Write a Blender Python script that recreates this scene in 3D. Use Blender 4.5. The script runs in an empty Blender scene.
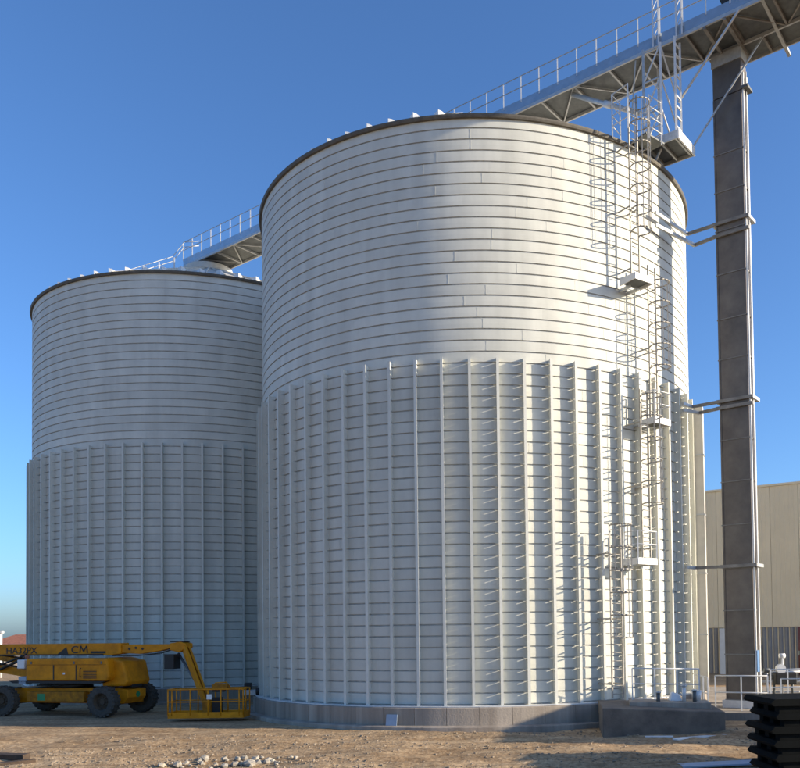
import bpy, math, random
from mathutils import Vector, Matrix, noise
R = math.radians
random.seed(7)
scene = bpy.context.scene
col = scene.collection

# ------------------------------------------------------------------ camera
PITCH, ROLL, CAMZ = 0.0297, -0.0136, 3.5
cam_d = bpy.data.cameras.new('camera'); cam = bpy.data.objects.new('camera', cam_d); col.objects.link(cam)
scene.camera = cam
cam_d.sensor_fit = 'HORIZONTAL'; cam_d.sensor_width = 36.0
cam_d.lens = 835.98 / 800 * 36
cam_d.shift_x = (400 - 480.22) / 800
cam_d.shift_y = (606.38 - 384) / 800
cam_d.clip_end = 9000
F = Vector((0, math.cos(PITCH), math.sin(PITCH))); U = Vector((0, -math.sin(PITCH), math.cos(PITCH))); X = Vector((1, 0, 0))
Rr = math.cos(ROLL) * X + math.sin(ROLL) * U; Ur = -math.sin(ROLL) * X + math.cos(ROLL) * U
cam.matrix_world = Matrix(((Rr.x, Ur.x, -F.x, 0), (Rr.y, Ur.y, -F.y, 0), (Rr.z, Ur.z, -F.z, CAMZ), (0, 0, 0, 1)))

# ------------------------------------------------------------------ sky and sun
SUN_A, SUN_E = 10.5, 17.0          # degrees towards the camera from +X, elevation
world = bpy.data.worlds.new('World'); scene.world = world; world.use_nodes = True
wn = world.node_tree.nodes; wl = world.node_tree.links
bg = wn['Background']
sky = wn.new('ShaderNodeTexSky'); sky.sky_type = 'NISHITA'; sky.sun_disc = False
sky.sun_elevation = R(SUN_E); sky.sun_rotation = R(90 + SUN_A)
sky.air_density = 0.9; sky.dust_density = 1.2; sky.ozone_density = 6.6
wl.new(sky.outputs[0], bg.inputs[0]); bg.inputs[1].default_value = 0.126
sun_d = bpy.data.lights.new('sun', 'SUN'); sun = bpy.data.objects.new('sun', sun_d); col.objects.link(sun)
sun_d.energy = 3.9; sun_d.angle = R(0.55); sun_d.color = (1.0, 0.86, 0.66)
sv = Vector((math.cos(R(SUN_A)) * math.cos(R(SUN_E)), -math.sin(R(SUN_A)) * math.cos(R(SUN_E)), math.sin(R(SUN_E))))
sun.rotation_euler = sv.to_track_quat('Z', 'Y').to_euler(); sun.location = sv * 200
vs = scene.view_settings
vs.view_transform = 'Standard'; vs.look = 'None'; vs.gamma = 1.0; vs.use_curve_mapping = False; vs.exposure = 1.0

# ------------------------------------------------------------------ materials
def mat(name, c, rough=0.6, metal=0.0, var=0.12, scale=3.0, bump=0.0, bscale=None, c2=None, streak=False, rand=0.0, spec=0.5, pos=False):
    m = bpy.data.materials.new(name); m.use_nodes = True
    nt = m.node_tree; n = nt.nodes; l = nt.links; b = n['Principled BSDF']
    b.inputs['Roughness'].default_value = rough; b.inputs['Metallic'].default_value = metal
    b.inputs['Specular IOR Level'].default_value = spec
    tc = n.new('ShaderNodeTexCoord'); mp = n.new('ShaderNodeMapping')
    if pos:
        ge = n.new('ShaderNodeNewGeometry'); l.new(ge.outputs['Position'], mp.inputs[0])
    else: l.new(tc.outputs['Object'], mp.inputs[0])
    if streak: mp.inputs['Scale'].default_value = (1, 1, 0.06)
    nz = n.new('ShaderNodeTexNoise'); nz.inputs['Scale'].default_value = scale; nz.inputs['Detail'].default_value = 6
    nz.inputs['Roughness'].default_value = 0.65
    l.new(mp.outputs[0], nz.inputs[0])
    rp = n.new('ShaderNodeValToRGB'); l.new(nz.outputs[0], rp.inputs[0])
    lo = c2 if c2 else tuple(v * (1 - var) for v in c)
    hi = c if c2 else tuple(min(1, v * (1 + var * 0.6)) for v in c)
    rp.color_ramp.elements[0].position = 0.32; rp.color_ramp.elements[1].position = 0.68
    rp.color_ramp.elements[0].color = (*lo, 1); rp.color_ramp.elements[1].color = (*hi, 1)
    out = rp.outputs[0]
    if rand:
        oi = n.new('ShaderNodeObjectInfo'); hs = n.new('ShaderNodeHueSaturation')
        mr = n.new('ShaderNodeMapRange'); mr.inputs[3].default_value = 1 - rand; mr.inputs[4].default_value = 1 + rand
        l.new(oi.outputs['Random'], mr.inputs[0]); l.new(mr.outputs[0], hs.inputs['Value']); l.new(out, hs.inputs['Color']); out = hs.outputs[0]
    l.new(out, b.inputs['Base Color'])
    if bump:
        n2 = n.new('ShaderNodeTexNoise'); n2.inputs['Scale'].default_value = bscale or scale * 6; n2.inputs['Detail'].default_value = 8
        l.new(tc.outputs['Object'], n2.inputs[0])
        bp = n.new('ShaderNodeBump'); bp.inputs['Strength'].default_value = bump; bp.inputs['Distance'].default_value = 0.05
        l.new(n2.outputs[0], bp.inputs['Height']); l.new(bp.outputs[0], b.inputs['Normal'])
    return m
M = {}
M['paint'] = mat('white_painted_steel', (0.66, 0.655, 0.575), 0.62, 0, 0.07, 0.9, 0.08, 0.8, streak=False, rand=0.035, spec=0.18)
def add_panels(m, count, amt):
    nt = m.node_tree; n = nt.nodes; l = nt.links; b = n['Principled BSDF']
    src = b.inputs['Base Color'].links[0].from_socket
    tc = n.new('ShaderNodeTexCoord'); sx = n.new('ShaderNodeSeparateXYZ'); l.new(tc.outputs['Object'], sx.inputs[0])
    at = n.new('ShaderNodeMath'); at.operation = 'ARCTAN2'; l.new(sx.outputs[1], at.inputs[0]); l.new(sx.outputs[0], at.inputs[1])
    mu = n.new('ShaderNodeMath'); mu.operation = 'MULTIPLY'; mu.inputs[1].default_value = count / (2 * math.pi); l.new(at.outputs[0], mu.inputs[0])
    fl = n.new('ShaderNodeMath'); fl.operation = 'FLOOR'; l.new(mu.outputs[0], fl.inputs[0])
    oi = n.new('ShaderNodeObjectInfo'); cb = n.new('ShaderNodeCombineXYZ'); l.new(fl.outputs[0], cb.inputs[0]); l.new(oi.outputs['Random'], cb.inputs[1])
    w = n.new('ShaderNodeTexWhiteNoise'); l.new(cb.outputs[0], w.inputs[0])
    mr = n.new('ShaderNodeMapRange'); mr.inputs[3].default_value = 1 - amt; mr.inputs[4].default_value = 1 + amt; l.new(w.outputs[0], mr.inputs[0])
    ge = n.new('ShaderNodeNewGeometry'); mp = n.new('ShaderNodeMapping'); mp.inputs['Scale'].default_value = (1.6, 1.6, 0.16); l.new(ge.outputs['Position'], mp.inputs[0])
    nz = n.new('ShaderNodeTexNoise'); nz.inputs['Scale'].default_value = 1.0; nz.inputs['Detail'].default_value = 7; l.new(mp.outputs[0], nz.inputs[0])
    m2 = n.new('ShaderNodeMapRange'); m2.inputs[1].default_value = 0.3; m2.inputs[2].default_value = 0.62; m2.inputs[3].default_value = 0.88; m2.inputs[4].default_value = 1.02; l.new(nz.outputs[0], m2.inputs[0])
    mm = n.new('ShaderNodeMath'); mm.operation = 'MULTIPLY'; l.new(mr.outputs[0], mm.inputs[0]); l.new(m2.outputs[0], mm.inputs[1])
    hs = n.new('ShaderNodeHueSaturation'); l.new(src, hs.inputs['Color']); l.new(mm.outputs[0], hs.inputs['Value']); l.new(hs.outputs[0], b.inputs['Base Color'])
add_panels(M['paint'], 26, 0.035)
M['rib'] = mat('rib_painted_steel', (0.67, 0.66, 0.58), 0.6, 0, 0.08, 2.0, rand=0.06, spec=0.3)
M['seam'] = mat('grey_sealant', (0.50, 0.50, 0.47), 0.8, 0, 0.25, 3.0)
M['duct'] = mat('cream_painted_steel', (0.56, 0.53, 0.46), 0.5, 0, 0.1, 2)
M['tie'] = mat('dark_tie_steel', (0.24, 0.225, 0.205), 0.6, 0.3, 0.3, 3)
M['ladder'] = mat('dull_ladder_steel', (0.36, 0.335, 0.29), 0.55, 0.2, 0.3, 5)
M['eave'] = mat('weathered_eave_steel', (0.13, 0.115, 0.09), 0.7, 0.1, 0.3, 4)
M['roof'] = mat('galvanised_roof', (0.58, 0.55, 0.48), 0.55, 0.15, 0.12, 2)
M['galv'] = mat('galvanised_steel', (0.50, 0.51, 0.50), 0.42, 0.35, 0.2, 6, rand=0.05)
M['galvw'] = mat('bright_galvanised_steel', (0.68, 0.68, 0.66), 0.45, 0.1, 0.1, 6)
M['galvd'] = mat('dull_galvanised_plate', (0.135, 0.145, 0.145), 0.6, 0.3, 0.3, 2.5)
M['skirt'] = mat('galvanised_skirting', (0.40, 0.44, 0.47), 0.25, 0.6, 0.12, 3)
M['casing'] = mat('elevator_casing', (0.19, 0.16, 0.13), 0.45, 0.4, 0.4, 1.1, c2=(0.11, 0.092, 0.078), rand=0.06)
M['conc'] = mat('concrete', (0.44, 0.375, 0.30), 0.9, 0, 0.3, 1.1, 0.2, 14, c2=(0.22, 0.18, 0.14), streak=True, pos=True, rand=0.12)
M['concd'] = mat('shade_dark_concrete', (0.20, 0.165, 0.13), 0.9, 0, 0.3, 1.2, 0.3, 12, c2=(0.10, 0.085, 0.07), pos=True)  # darker copy of the concrete; the block's shade is put into the colour
M['yellow'] = mat('yellow_machine_paint', (0.74, 0.28, 0.004), 0.55, 0, 0.2, 2.2, c2=(0.46, 0.17, 0.004), spec=0.25)
M['yelld'] = mat('dusty_yellow_paint', (0.50, 0.20, 0.012), 0.7, 0, 0.3, 4, c2=(0.22, 0.095, 0.015), spec=0.2)
M['rubber'] = mat('tyre_rubber', (0.035, 0.033, 0.03), 0.85, 0, 0.4, 7, c2=(0.075, 0.066, 0.052))
M['wheelrim'] = mat('dirty_wheel_rim', (0.07, 0.05, 0.03), 0.8, 0, 0.4, 6)
M['black'] = mat('black_rubber', (0.012, 0.012, 0.012), 0.55, 0, 0.3, 5)
M['pallet'] = mat('black_plastic', (0.005, 0.006, 0.006), 0.8, 0, 0.35, 6, spec=0.08)
M['decal'] = mat('decal_dark', (0.02, 0.017, 0.012), 0.5, 0, 0.1, 5)
M['green'] = mat('green_sticker', (0.02, 0.25, 0.09), 0.5)
M['white'] = mat('white_paint', (0.75, 0.75, 0.73), 0.5, 0, 0.06, 3)
M['hall'] = mat('beige_cladding', (0.84, 0.70, 0.47), 0.6, 0, 0.05, 0.6, rand=0.025)
M['hallg'] = mat('grey_corrugated_sheet', (0.30, 0.285, 0.27), 0.55, 0.1, 0.12, 1)
M['tile'] = mat('red_roof_tile', (0.34, 0.13, 0.075), 0.85, 0, 0.3, 3)
M['plaster'] = mat('house_plaster', (0.62, 0.54, 0.43), 0.9, 0, 0.1, 2)
M['wood'] = mat('shade_dark_timber', (0.07, 0.045, 0.028), 0.85, 0, 0.4, 4, 0.4, 25)  # shade over the timber offcuts is put into this dark base colour
M['stone'] = mat('pale_limestone', (0.42, 0.37, 0.29), 0.9, 0, 0.35, 3, 0.4, 12, rand=0.22)
M['gravel'] = mat('gravel', (0.36, 0.29, 0.21), 0.95, 0, 0.3, 2.0, c2=(0.20, 0.15, 0.10))
M['blue'] = mat('blue_sheet', (0.10, 0.22, 0.42), 0.5)
M['bluep'] = mat('pale_blue_board', (0.33, 0.40, 0.48), 0.5)
M['rust'] = mat('container_paint', (0.22, 0.10, 0.06), 0.6, 0, 0.3, 2)
M['glass'] = mat('dark_glass', (0.03, 0.035, 0.04), 0.1)
M['red'] = mat('red_pipe_paint', (0.22, 0.07, 0.05), 0.6)

def ground_material():
    m = bpy.data.materials.new('dry_earth'); m.use_nodes = True
    nt = m.node_tree; n = nt.nodes; l = nt.links; b = n['Principled BSDF']; b.inputs['Roughness'].default_value = 0.95
    b.inputs['Specular IOR Level'].default_value = 0.15
    tc = n.new('ShaderNodeTexCoord')
    def nz(s, d=8, sc=None):
        t = n.new('ShaderNodeTexNoise'); t.inputs['Scale'].default_value = s; t.inputs['Detail'].default_value = d; t.inputs['Roughness'].default_value = 0.68
        if sc:
            mp = n.new('ShaderNodeMapping'); mp.inputs['Scale'].default_value = sc; l.new(tc.outputs['Object'], mp.inputs[0]); l.new(mp.outputs[0], t.inputs[0])
        else: l.new(tc.outputs['Object'], t.inputs[0])
        return t
    big = nz(0.35, 6); fine = nz(7, 10); tr = nz(1.2, 6, (0.16, 1.3, 1))
    r1 = n.new('ShaderNodeValToRGB'); e = r1.color_ramp.elements
    e[0].position = 0.33; e[0].color = (0.39, 0.275, 0.16, 1); e[1].position = 0.66; e[1].color = (0.60, 0.45, 0.28, 1)
    l.new(big.outputs[0], r1.inputs[0])
    r2 = n.new('ShaderNodeValToRGB'); e = r2.color_ramp.elements
    e[0].position = 0.36; e[0].color = (0.50, 0.44, 0.38, 1); e[1].position = 0.64; e[1].color = (1.16, 1.14, 1.12, 1)
    l.new(fine.outputs[0], r2.inputs[0])
    r3 = n.new('ShaderNodeValToRGB'); e = r3.color_ramp.elements
    e[0].position = 0.38; e[0].color = (0.66, 0.60, 0.55, 1); e[1].position = 0.6; e[1].color = (1.06, 1.05, 1.04, 1)
    l.new(tr.outputs[0], r3.inputs[0])
    m1 = n.new('ShaderNodeMix'); m1.data_type = 'RGBA'; m1.blend_type = 'MULTIPLY'; m1.inputs[0].default_value = 0.85
    l.new(r1.outputs[0], m1.inputs[6]); l.new(r2.outputs[0], m1.inputs[7])
    m2 = n.new('ShaderNodeMix'); m2.data_type = 'RGBA'; m2.blend_type = 'MULTIPLY'; m2.inputs[0].default_value = 0.8
    l.new(m1.outputs[2], m2.inputs[6]); l.new(r3.outputs[0], m2.inputs[7])
    l.new(m2.outputs[2], b.inputs['Base Color'])
    ad = n.new('ShaderNodeMath'); ad.operation = 'ADD'; l.new(fine.outputs[0], ad.inputs[0]); l.new(tr.outputs[0], ad.inputs[1])
    bp = n.new('ShaderNodeBump'); bp.inputs['Strength'].default_value = 0.75; bp.inputs['Distance'].default_value = 0.06
    l.new(ad.outputs[0], bp.inputs['Height']); l.new(bp.outputs[0], b.inputs['Normal'])
    return m
M['ground'] = ground_material()

# ------------------------------------------------------------------ mesh helpers
class MB:
    def __init__(s): s.v = []; s.f = []; s.mi = []; s.sm = []; s.cur = 0
    def quad(s, *p, smooth=False):
        b = len(s.v); s.v += [tuple(q) for q in p]; s.f.append(tuple(range(b, b + len(p)))); s.mi.append(s.cur); s.sm.append(smooth); return s
    def hexa(s, p, smooth=False):       # 8 points: bottom loop 0-3, top loop 4-7
        b = len(s.v); s.v += [tuple(q) for q in p]
        for q in ((3, 2, 1, 0), (4, 5, 6, 7), (0, 1, 5, 4), (1, 2, 6, 5), (2, 3, 7, 6), (3, 0, 4, 7)):
            s.f.append(tuple(b + i for i in q)); s.mi.append(s.cur); s.sm.append(smooth)
        return s
    def box(s, c, d, m=None):
        c = Vector(c); h = Vector(d) / 2; p = []
        for z in (-1, 1):
            for x, y in ((-1, -1), (1, -1), (1, 1), (-1, 1)):
                q = Vector((x * h.x, y * h.y, z * h.z)); p.append(c + (m @ q if m else q))
        return s.hexa(p)
    def bx(s, x0, x1, y0, y1, z0, z1): return s.box(((x0 + x1) / 2, (y0 + y1) / 2, (z0 + z1) / 2), (abs(x1 - x0), abs(y1 - y0), abs(z1 - z0)))
    def bar(s, a, b, w, h, w2=None, h2=None, up=None):    # rectangular bar from a to b
        a = Vector(a); b = Vector(b); d = (b - a).normalized(); up = Vector(up) if up else (Vector((0, 0, 1)) if abs(d.z) < 0.9 else Vector((0, 1, 0)))
        x = d.cross(up).normalized(); y = x.cross(d).normalized(); w2 = w if w2 is None else w2; h2 = h if h2 is None else h2; p = []
        for q, ww, hh in ((a, w, h), (b, w2, h2)):
            for i, j in ((-1, -1), (1, -1), (1, 1), (-1, 1)): p.append(q + x * i * ww / 2 + y * j * hh / 2)
        return s.hexa(p)
    def tube(s, a, b, r, n=8, r2=None, cap=True):
        a = Vector(a); b = Vector(b); d = (b - a).normalized(); up = Vector((0, 0, 1)) if abs(d.z) < 0.9 else Vector((1, 0, 0))
        x = d.cross(up).normalized(); y = d.cross(x); r2 = r if r2 is None else r2; o = len(s.v)
        for q, rr in ((a, r), (b, r2)):
            for i in range(n):
                t = 2 * math.pi * i / n; s.v.append(tuple(q + x * math.cos(t) * rr + y * math.sin(t) * rr))
        for i in range(n):
            j = (i + 1) % n; s.f.append((o + i, o + j, o + n + j, o + n + i)); s.mi.append(s.cur); s.sm.append(True)
        if cap:
            s.f.append(tuple(o + i for i in reversed(range(n)))); s.f.append(tuple(o + n + i for i in range(n))); s.mi += [s.cur] * 2; s.sm += [False] * 2
        return s
    def path(s, pts, r, n=6):
        for a, b in zip(pts[:-1], pts[1:]): s.tube(a, b, r, n)
        return s
    def ring(s, prof, n=192, c=(0, 0, 0), mats=None, a0=0.0, a1=2 * math.pi):   # separate smooth strip for each profile segment
        full = abs(a1 - a0 - 2 * math.pi) < 1e-6
        for k in range(len(prof) - 1):
            o = len(s.v); (r0, z0), (r1, z1) = prof[k], prof[k + 1]
            cnt = n if full else n + 1
            for i in range(cnt):
                t = a0 + (a1 - a0) * i / n
                s.v.append((c[0] + r0 * math.cos(t), c[1] + r0 * math.sin(t), c[2] + z0)); s.v.append((c[0] + r1 * math.cos(t), c[1] + r1 * math.sin(t), c[2] + z1))
            for i in range(n):
                j = (i + 1) % cnt
                s.f.append((o + 2 * i, o + 2 * j, o + 2 * j + 1, o + 2 * i + 1)); s.mi.append(mats[k] if mats else s.cur); s.sm.append(True)
        return s
    def prism(s, poly, y0, y1):          # polygon in x,z extruded along y
        o = len(s.v); n = len(poly)
        s.v += [(x, y0, z) for x, z in poly] + [(x, y1, z) for x, z in poly]
        s.f.append(tuple(o + i for i in range(n))); s.f.append(tuple(o + n + i for i in reversed(range(n)))); s.mi += [s.cur] * 2; s.sm += [False] * 2
        for i in range(n):
            j = (i + 1) % n; s.f.append((o + j, o + i, o + n + i, o + n + j)); s.mi.append(s.cur); s.sm.append(False)
        return s
    def mesh(s, name, mats):
        me = bpy.data.meshes.new(name); me.from_pydata(s.v, [], s.f)
        for m in (mats if isinstance(mats, (list, tuple)) else [mats]): me.materials.append(m)
        me.polygons.foreach_set('material_index', s.mi); me.polygons.foreach_set('use_smooth', s.sm); me.update(); return me
    def build(s, name, mats, parent=None, loc=None, bevel=0, base=None):
        if base is not None: s.v = [(a - base[0], b - base[1], c - base[2]) for a, b, c in s.v]
        o = link(name, s.mesh(name, mats), parent, loc)
        if bevel:
            md = o.modifiers.new('bevel', 'BEVEL'); md.width = bevel; md.segments = 2; md.limit_method = 'ANGLE'
        return o
def link(name, data, parent=None, loc=None, rz=0.0):
    o = bpy.data.objects.new(name, data); col.objects.link(o)
    if parent: o.parent = parent
    if loc is not None: o.location = loc
    if rz: o.rotation_euler = (0, 0, rz)
    return o
def tag(o, label=None, cat=None, group=None, kind=None):
    for k, v in (('label', label), ('category', cat), ('group', group), ('kind', kind)):
        if v: o[k] = v
    return o
def thing(name, label, cat, loc=(0, 0, 0), rz=0.0, group=None): return tag(link(name, None, None, loc, rz), label, cat, group)
def V(*a): return Vector(a)

# ------------------------------------------------------------------ fitted layout
C1 = V(-0.073, 40.199); C2 = V(-17.096, 52.975); RW = 10.0
ZB, ZR, ZT = 0.835, 13.455, 22.398
NB = 52; BH = (ZT - ZB) / NB
D = (C1 - C2).normalized(); N = V(D.y, -D.x)           # gantry direction, and its side towards the camera
def gp(t, s, z): q = C1 + D * t + N * s; return V(q.x, q.y, z)
def sp(phi, r, z, c=C1): return V(c.x + r * math.sin(R(phi)), c.y - r * math.cos(R(phi)), z)

# ------------------------------------------------------------------ ground
def gz(x, y):
    fade = max(0.0, min(1.0, (y - 14) / 4)) * max(0.0, min(1.0, (34 - y) / 5)) * max(0, min(1, (x + 40) / 10)) * max(0, min(1, (22 - x) / 8))
    if fade <= 0: return 0.0
    z = 0.10 * noise.noise((x * 0.22, y * 0.3, 1.3)) + 0.075 * noise.noise((x * 0.5, y * 1.1, 4.1)) + 0.04 * noise.noise((x * 1.7, y * 2.2, 9.2)) + 0.02 * noise.noise((x * 4.3, y * 4.3, 2.2))
    for c0, sl, am in ((21.6, 0.03, 0.5), (23.5, 0.02, 0.5), (25.6, -0.035, 0.4), (27.4, -0.03, 0.4)):
        d = y - (c0 + sl * x + am * math.sin(x * 0.13 + c0)); 
        if abs(d) < 0.9: z += -0.055 * math.exp(-(d / 0.2) ** 2) * (1 + 0.3 * math.sin(x * 9)) + 0.03 * math.exp(-((abs(d) - 0.38) / 0.14) ** 2)
    return fade * (z - 0.015)
def axis(a, b, st, far):
    l = []; x = a; k = st
    while x > -far: k *= 1.5; x -= k; l.append(x)
    l = l[::-1]; x = a
    while x < b: l.append(x); x += st
    k = st
    while x < far: l.append(x); k *= 1.5; x += k
    return l + [far]
gx = axis(-24, 14, 0.17, 4000); gy = axis(18, 35, 0.14, 4000)
g = MB(); g.v = [(x, y, gz(x, y)) for y in gy for x in gx]
nx = len(gx)
g.f = [(j * nx + i, j * nx + i + 1, (j + 1) * nx + i + 1, (j + 1) * nx + i) for j in range(len(gy) - 1) for i in range(nx - 1)]
g.mi = [0] * len(g.f); g.sm = [True] * len(g.f)
tag(g.build('ground', M['ground']), kind='structure')

# ------------------------------------------------------------------ grain silos
band = MB().ring([(9.955, 0.0), (9.955, 0.042), (10.0, 0.046), (10.004, BH * 0.5), (10.0, BH - 0.012), (9.972, BH - 0.001)], 224, mats=[1, 1, 0, 0, 0])
for k in range(13):
    m_ = Matrix.Rotation(2 * math.pi * k / 13, 3, 'Z'); band.box(m_ @ V(9.9968, 0, BH / 2 + 0.015), (0.02, 0.03, BH - 0.075), m_)
band_me = band.mesh('wall_band', [M['paint'], M['seam']])
def rib_mesh():
    m = MB(); z1 = ZR - ZB
    m.bx(-0.05, 0.05, -10.285, -10.27, 0, z1)                     # outer flange
    m.bx(-0.014, 0.014, -10.268, -10.14, 0, z1)                   # web
    k = 0; z = 0.0
    while z < z1:
        m.bx(-0.014, 0.014, -10.138, -9.985, z + 0.042, min(z + BH, z1)); z += BH
    z = 0.02
    while z < z1:                                                  # bolted clips at each joint
        m.bx(-0.15, -0.016, -10.10, -10.02, z, z + 0.014); z += BH
    return m.mesh('rib', M['rib'])
rib_me = rib_mesh()
flange_me = MB().ring([(9.99, -0.035), (10.42, -0.035), (10.42, 0.0), (9.99, 0.0)], 192).mesh('base_flange', M['galvw'])
eave_me = MB().ring([(9.97, -0.05), (10.10, -0.05), (10.13, 0.02), (10.13, 0.085), (10.02, 0.10), (9.9, 0.12)], 224).mesh('eave_trim', M['eave'])
def roof_mesh():
    m = MB().ring([(10.0, 0.10), (1.35, 4.05)], 128)
    for k in range(64):
        a = 2 * math.pi * k / 64; c, s_ = math.cos(a), math.sin(a)
        m.bar((9.95 * c, 9.95 * s_, 0.15), (1.5 * c, 1.5 * s_, 4.02), 0.06, 0.09)
    m.ring([(1.45, 3.9), (1.45, 4.45), (0.0, 4.5)], 48)
    return m.mesh('roof', M['roof'])
roof_me = roof_mesh()
vent_me = MB().prism([(-0.2, -0.05), (0.2, -0.05), (0.2, 0.03), (-0.06, 0.155), (-0.2, 0.165)], -0.14, 0.14).mesh('eave_vent', M['white'])
for si, (c, lab, vents) in enumerate(((C1, 'large white steel grain silo beside the dark elevator tower, sunlit on one side', range(-20, 0)),
                                      (C2, 'shaded white steel grain silo behind the yellow boom lift', range(-32, 32)))):
    t = thing('grain_silo', lab, 'silo', (c.x, c.y, ZB))
    for k in range(NB):
        o = link('wall_band', band_me, t, (0, 0, k * BH), random.uniform(0, 6.28))
    for k in range(64):
        link('rib', rib_me, t, (0, 0, 0), R(5.625 * k - 1.1 + random.uniform(-.09, .09)))
    link('base_flange', flange_me, t, (0, 0, -0.001))
    link('eave_trim', eave_me, t, (0, 0, ZT - ZB))
    rf = link('roof', roof_me, t, (0, 0, ZT - ZB))
    for k in vents:
        a = 5.625 * k - 1.1; p = sp(a, 9.62, 0.27, V(0, 0)); link('eave_vent', vent_me, rf, p, R(a + 35 + random.uniform(-7, 7))).scale = (random.uniform(.8, 1.1), 1, random.uniform(.75, 1.15))
    # concrete plinth with footing
    f = thing('silo_foundation', ('round concrete plinth under the sunlit silo by the pit wall', 'round concrete plinth under the shaded silo behind the boom lift')[si], 'plinth', (c.x, c.y, 0))
    n_ = 56
    for k in range(n_):
        a0 = 2 * math.pi * k / n_ + 0.0006; a1 = 2 * math.pi * (k + 1) / n_ - 0.0006; dz = 0
        if k == 0:
            pm = MB().ring([(10.0, 0.79), (10.48, 0.79), (10.50, 0.77), (10.50, 0.0)], 6, a0=a0, a1=a1)
            pm.quad((10.5 * math.cos(a0), 10.5 * math.sin(a0), 0), (10.5 * math.cos(a0), 10.5 * math.sin(a0), 0.77), (10.0 * math.cos(a0), 10.0 * math.sin(a0), 0.79), (10.0 * math.cos(a0), 10.0 * math.sin(a0), 0))
            p_me = pm.mesh('plinth_segment', M['conc'])
        link('plinth_segment', p_me, f, (0, 0, random.uniform(-0.004, 0.004)), 2 * math.pi * k / n_)
    MB().ring([(10.4, 0.17), (10.78, 0.15), (10.82, 0.12), (10.84, -0.12)], 192).build('footing', M['conc'], f)

# ------------------------------------------------------------------ conveyor gantry
base = gp(0, 0, 27.0)
ga = thing('conveyor_gantry', 'long galvanised conveyor walkway bridging the roofs of both silos', 'gantry', base)
T0, T1 = -22.6, 21.0
def gbuild(m, name, ma, parent=ga, b=base, bevel=0): return m.build(name, ma, parent, base=b, bevel=bevel)
def gbox(m, t0, t1, s0, s1, z0, z1):
    p = [gp(t, s, z) for z in (z0, z1) for t, s in ((t0, s0), (t1, s0), (t1, s1), (t0, s1))]; return m.hexa(p)
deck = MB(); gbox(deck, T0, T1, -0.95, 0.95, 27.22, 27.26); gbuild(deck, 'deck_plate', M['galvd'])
for s in (0.98, -0.98):
    gbuild(gbox(MB(), T0, T1, s - 0.04, s + 0.04, 27.06, 27.2), 'chord_beam', M['galv'])
gbuild(gbox(MB(), T0, T1, 0.985, 1.0, 27.205, 27.62), 'side_skirt', M['skirt'])
gbuild(gbox(MB(), T0, T1, -1.0, -0.985, 27.205, 27.62), 'side_skirt', M['skirt'])
cv = MB(); gbox(cv, T0 + 0.5, T1, -0.85, -0.15, 27.27, 27.95); gbuild(cv, 'conveyor_trough', M['galv'])
t = T0; k = 0
while t < T1 - 1.7:
    gbuild(MB().bar(gp(t, 0.94, 27.14), gp(t, -0.94, 27.14), 0.08, 0.12), 'cross_beam', M['galv' if t < 11 else 'tie'])
    a, b = ((0.9, -0.9) if k % 2 else (-0.9, 0.9))
    gbuild(MB().bar(gp(t + 0.08, a, 27.12), gp(t + 1.62, b, 27.12), 0.06, 0.06), 'lacing_bar', M['galv' if t < 11 else 'tie'])
    t += 1.7; k += 1
def rail_run(parent, b, pts_fn, t0, t1, step, h0, hs, r=0.022, ma='galv', mb='galvw'):
    t = t0; n = max(1, round((t1 - t0) / step)); step = (t1 - t0) / n
    for i in range(n + 1):
        p = pts_fn(t0 + i * step); MB().bar(p + V(0, 0, h0), p + V(0, 0, hs[0]), 0.05, 0.03).build('rail_post', M[mb], parent, base=b)
    for q, h in enumerate(hs):
        a, c = pts_fn(t0) + V(0, 0, h), pts_fn(t1) + V(0, 0, h)
        MB().tube(a, c, r, 8).build('top_rail' if q == 0 else 'mid_rail', M[ma], parent, base=b)
rail_run(ga, base, lambda t: gp(t, 1.0, 27.2), T0, T1, 0.96, 0.3, (1.5, 0.98))
# wide platform round the elevator head, far side
w = MB(); gbox(w, 11.6, T1, -2.1, -1.03, 27.18, 27.24); gbuild(w, 'head_platform', M['galvd'])
gbuild(gbox(MB(), 11.6, T1, -2.14, -2.08, 27.02, 27.17), 'platform_edge', M['galv'])
for q in range(5):
    gbuild(MB().bar(gp(11.65 + 2.2 * q, -1.04, 27.1), gp(11.65 + 2.2 * q, -2.06, 27.1), 0.09, 0.13), 'platform_joist', M['tie'])
# drive motor on deck
mo = MB(); mo.tube(gp(13.0, 0.75, 28.05), gp(13.0, 0.1, 28.05), 0.26, 16); gbuild(mo, 'drive_motor', M['black'])
gbuild(gbox(MB(), 12.75, 13.25, 0.05, 0.72, 27.27, 27.8), 'motor_stand', M['galvd'])
# inclined struts
for a, b, w_ in ((gp(13.6, 1.0, 27.1), gp(10.9, 0.6, 24.75), 0.07), (gp(13.9, -0.95, 27.08), gp(11.15, -0.2, 23.2), 0.06),
                 (gp(14.4, 1.0, 27.3), gp(14.4, -2.6, 26.95), 0.12), (gp(9.2, 0.9, 27.05), gp(8.8, 0.55, 24.9), 0.05)):
    gbuild(MB().bar(a, b, w_, w_), 'strut', M['galv'])
for tt in (12.2, 13.0):
    gbuild(MB().bar(gp(tt, 1.0, 27.02), gp(tt, -2.0, 27.02), 0.12, 0.1), 'bearer_beam', M['tie'])
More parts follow.
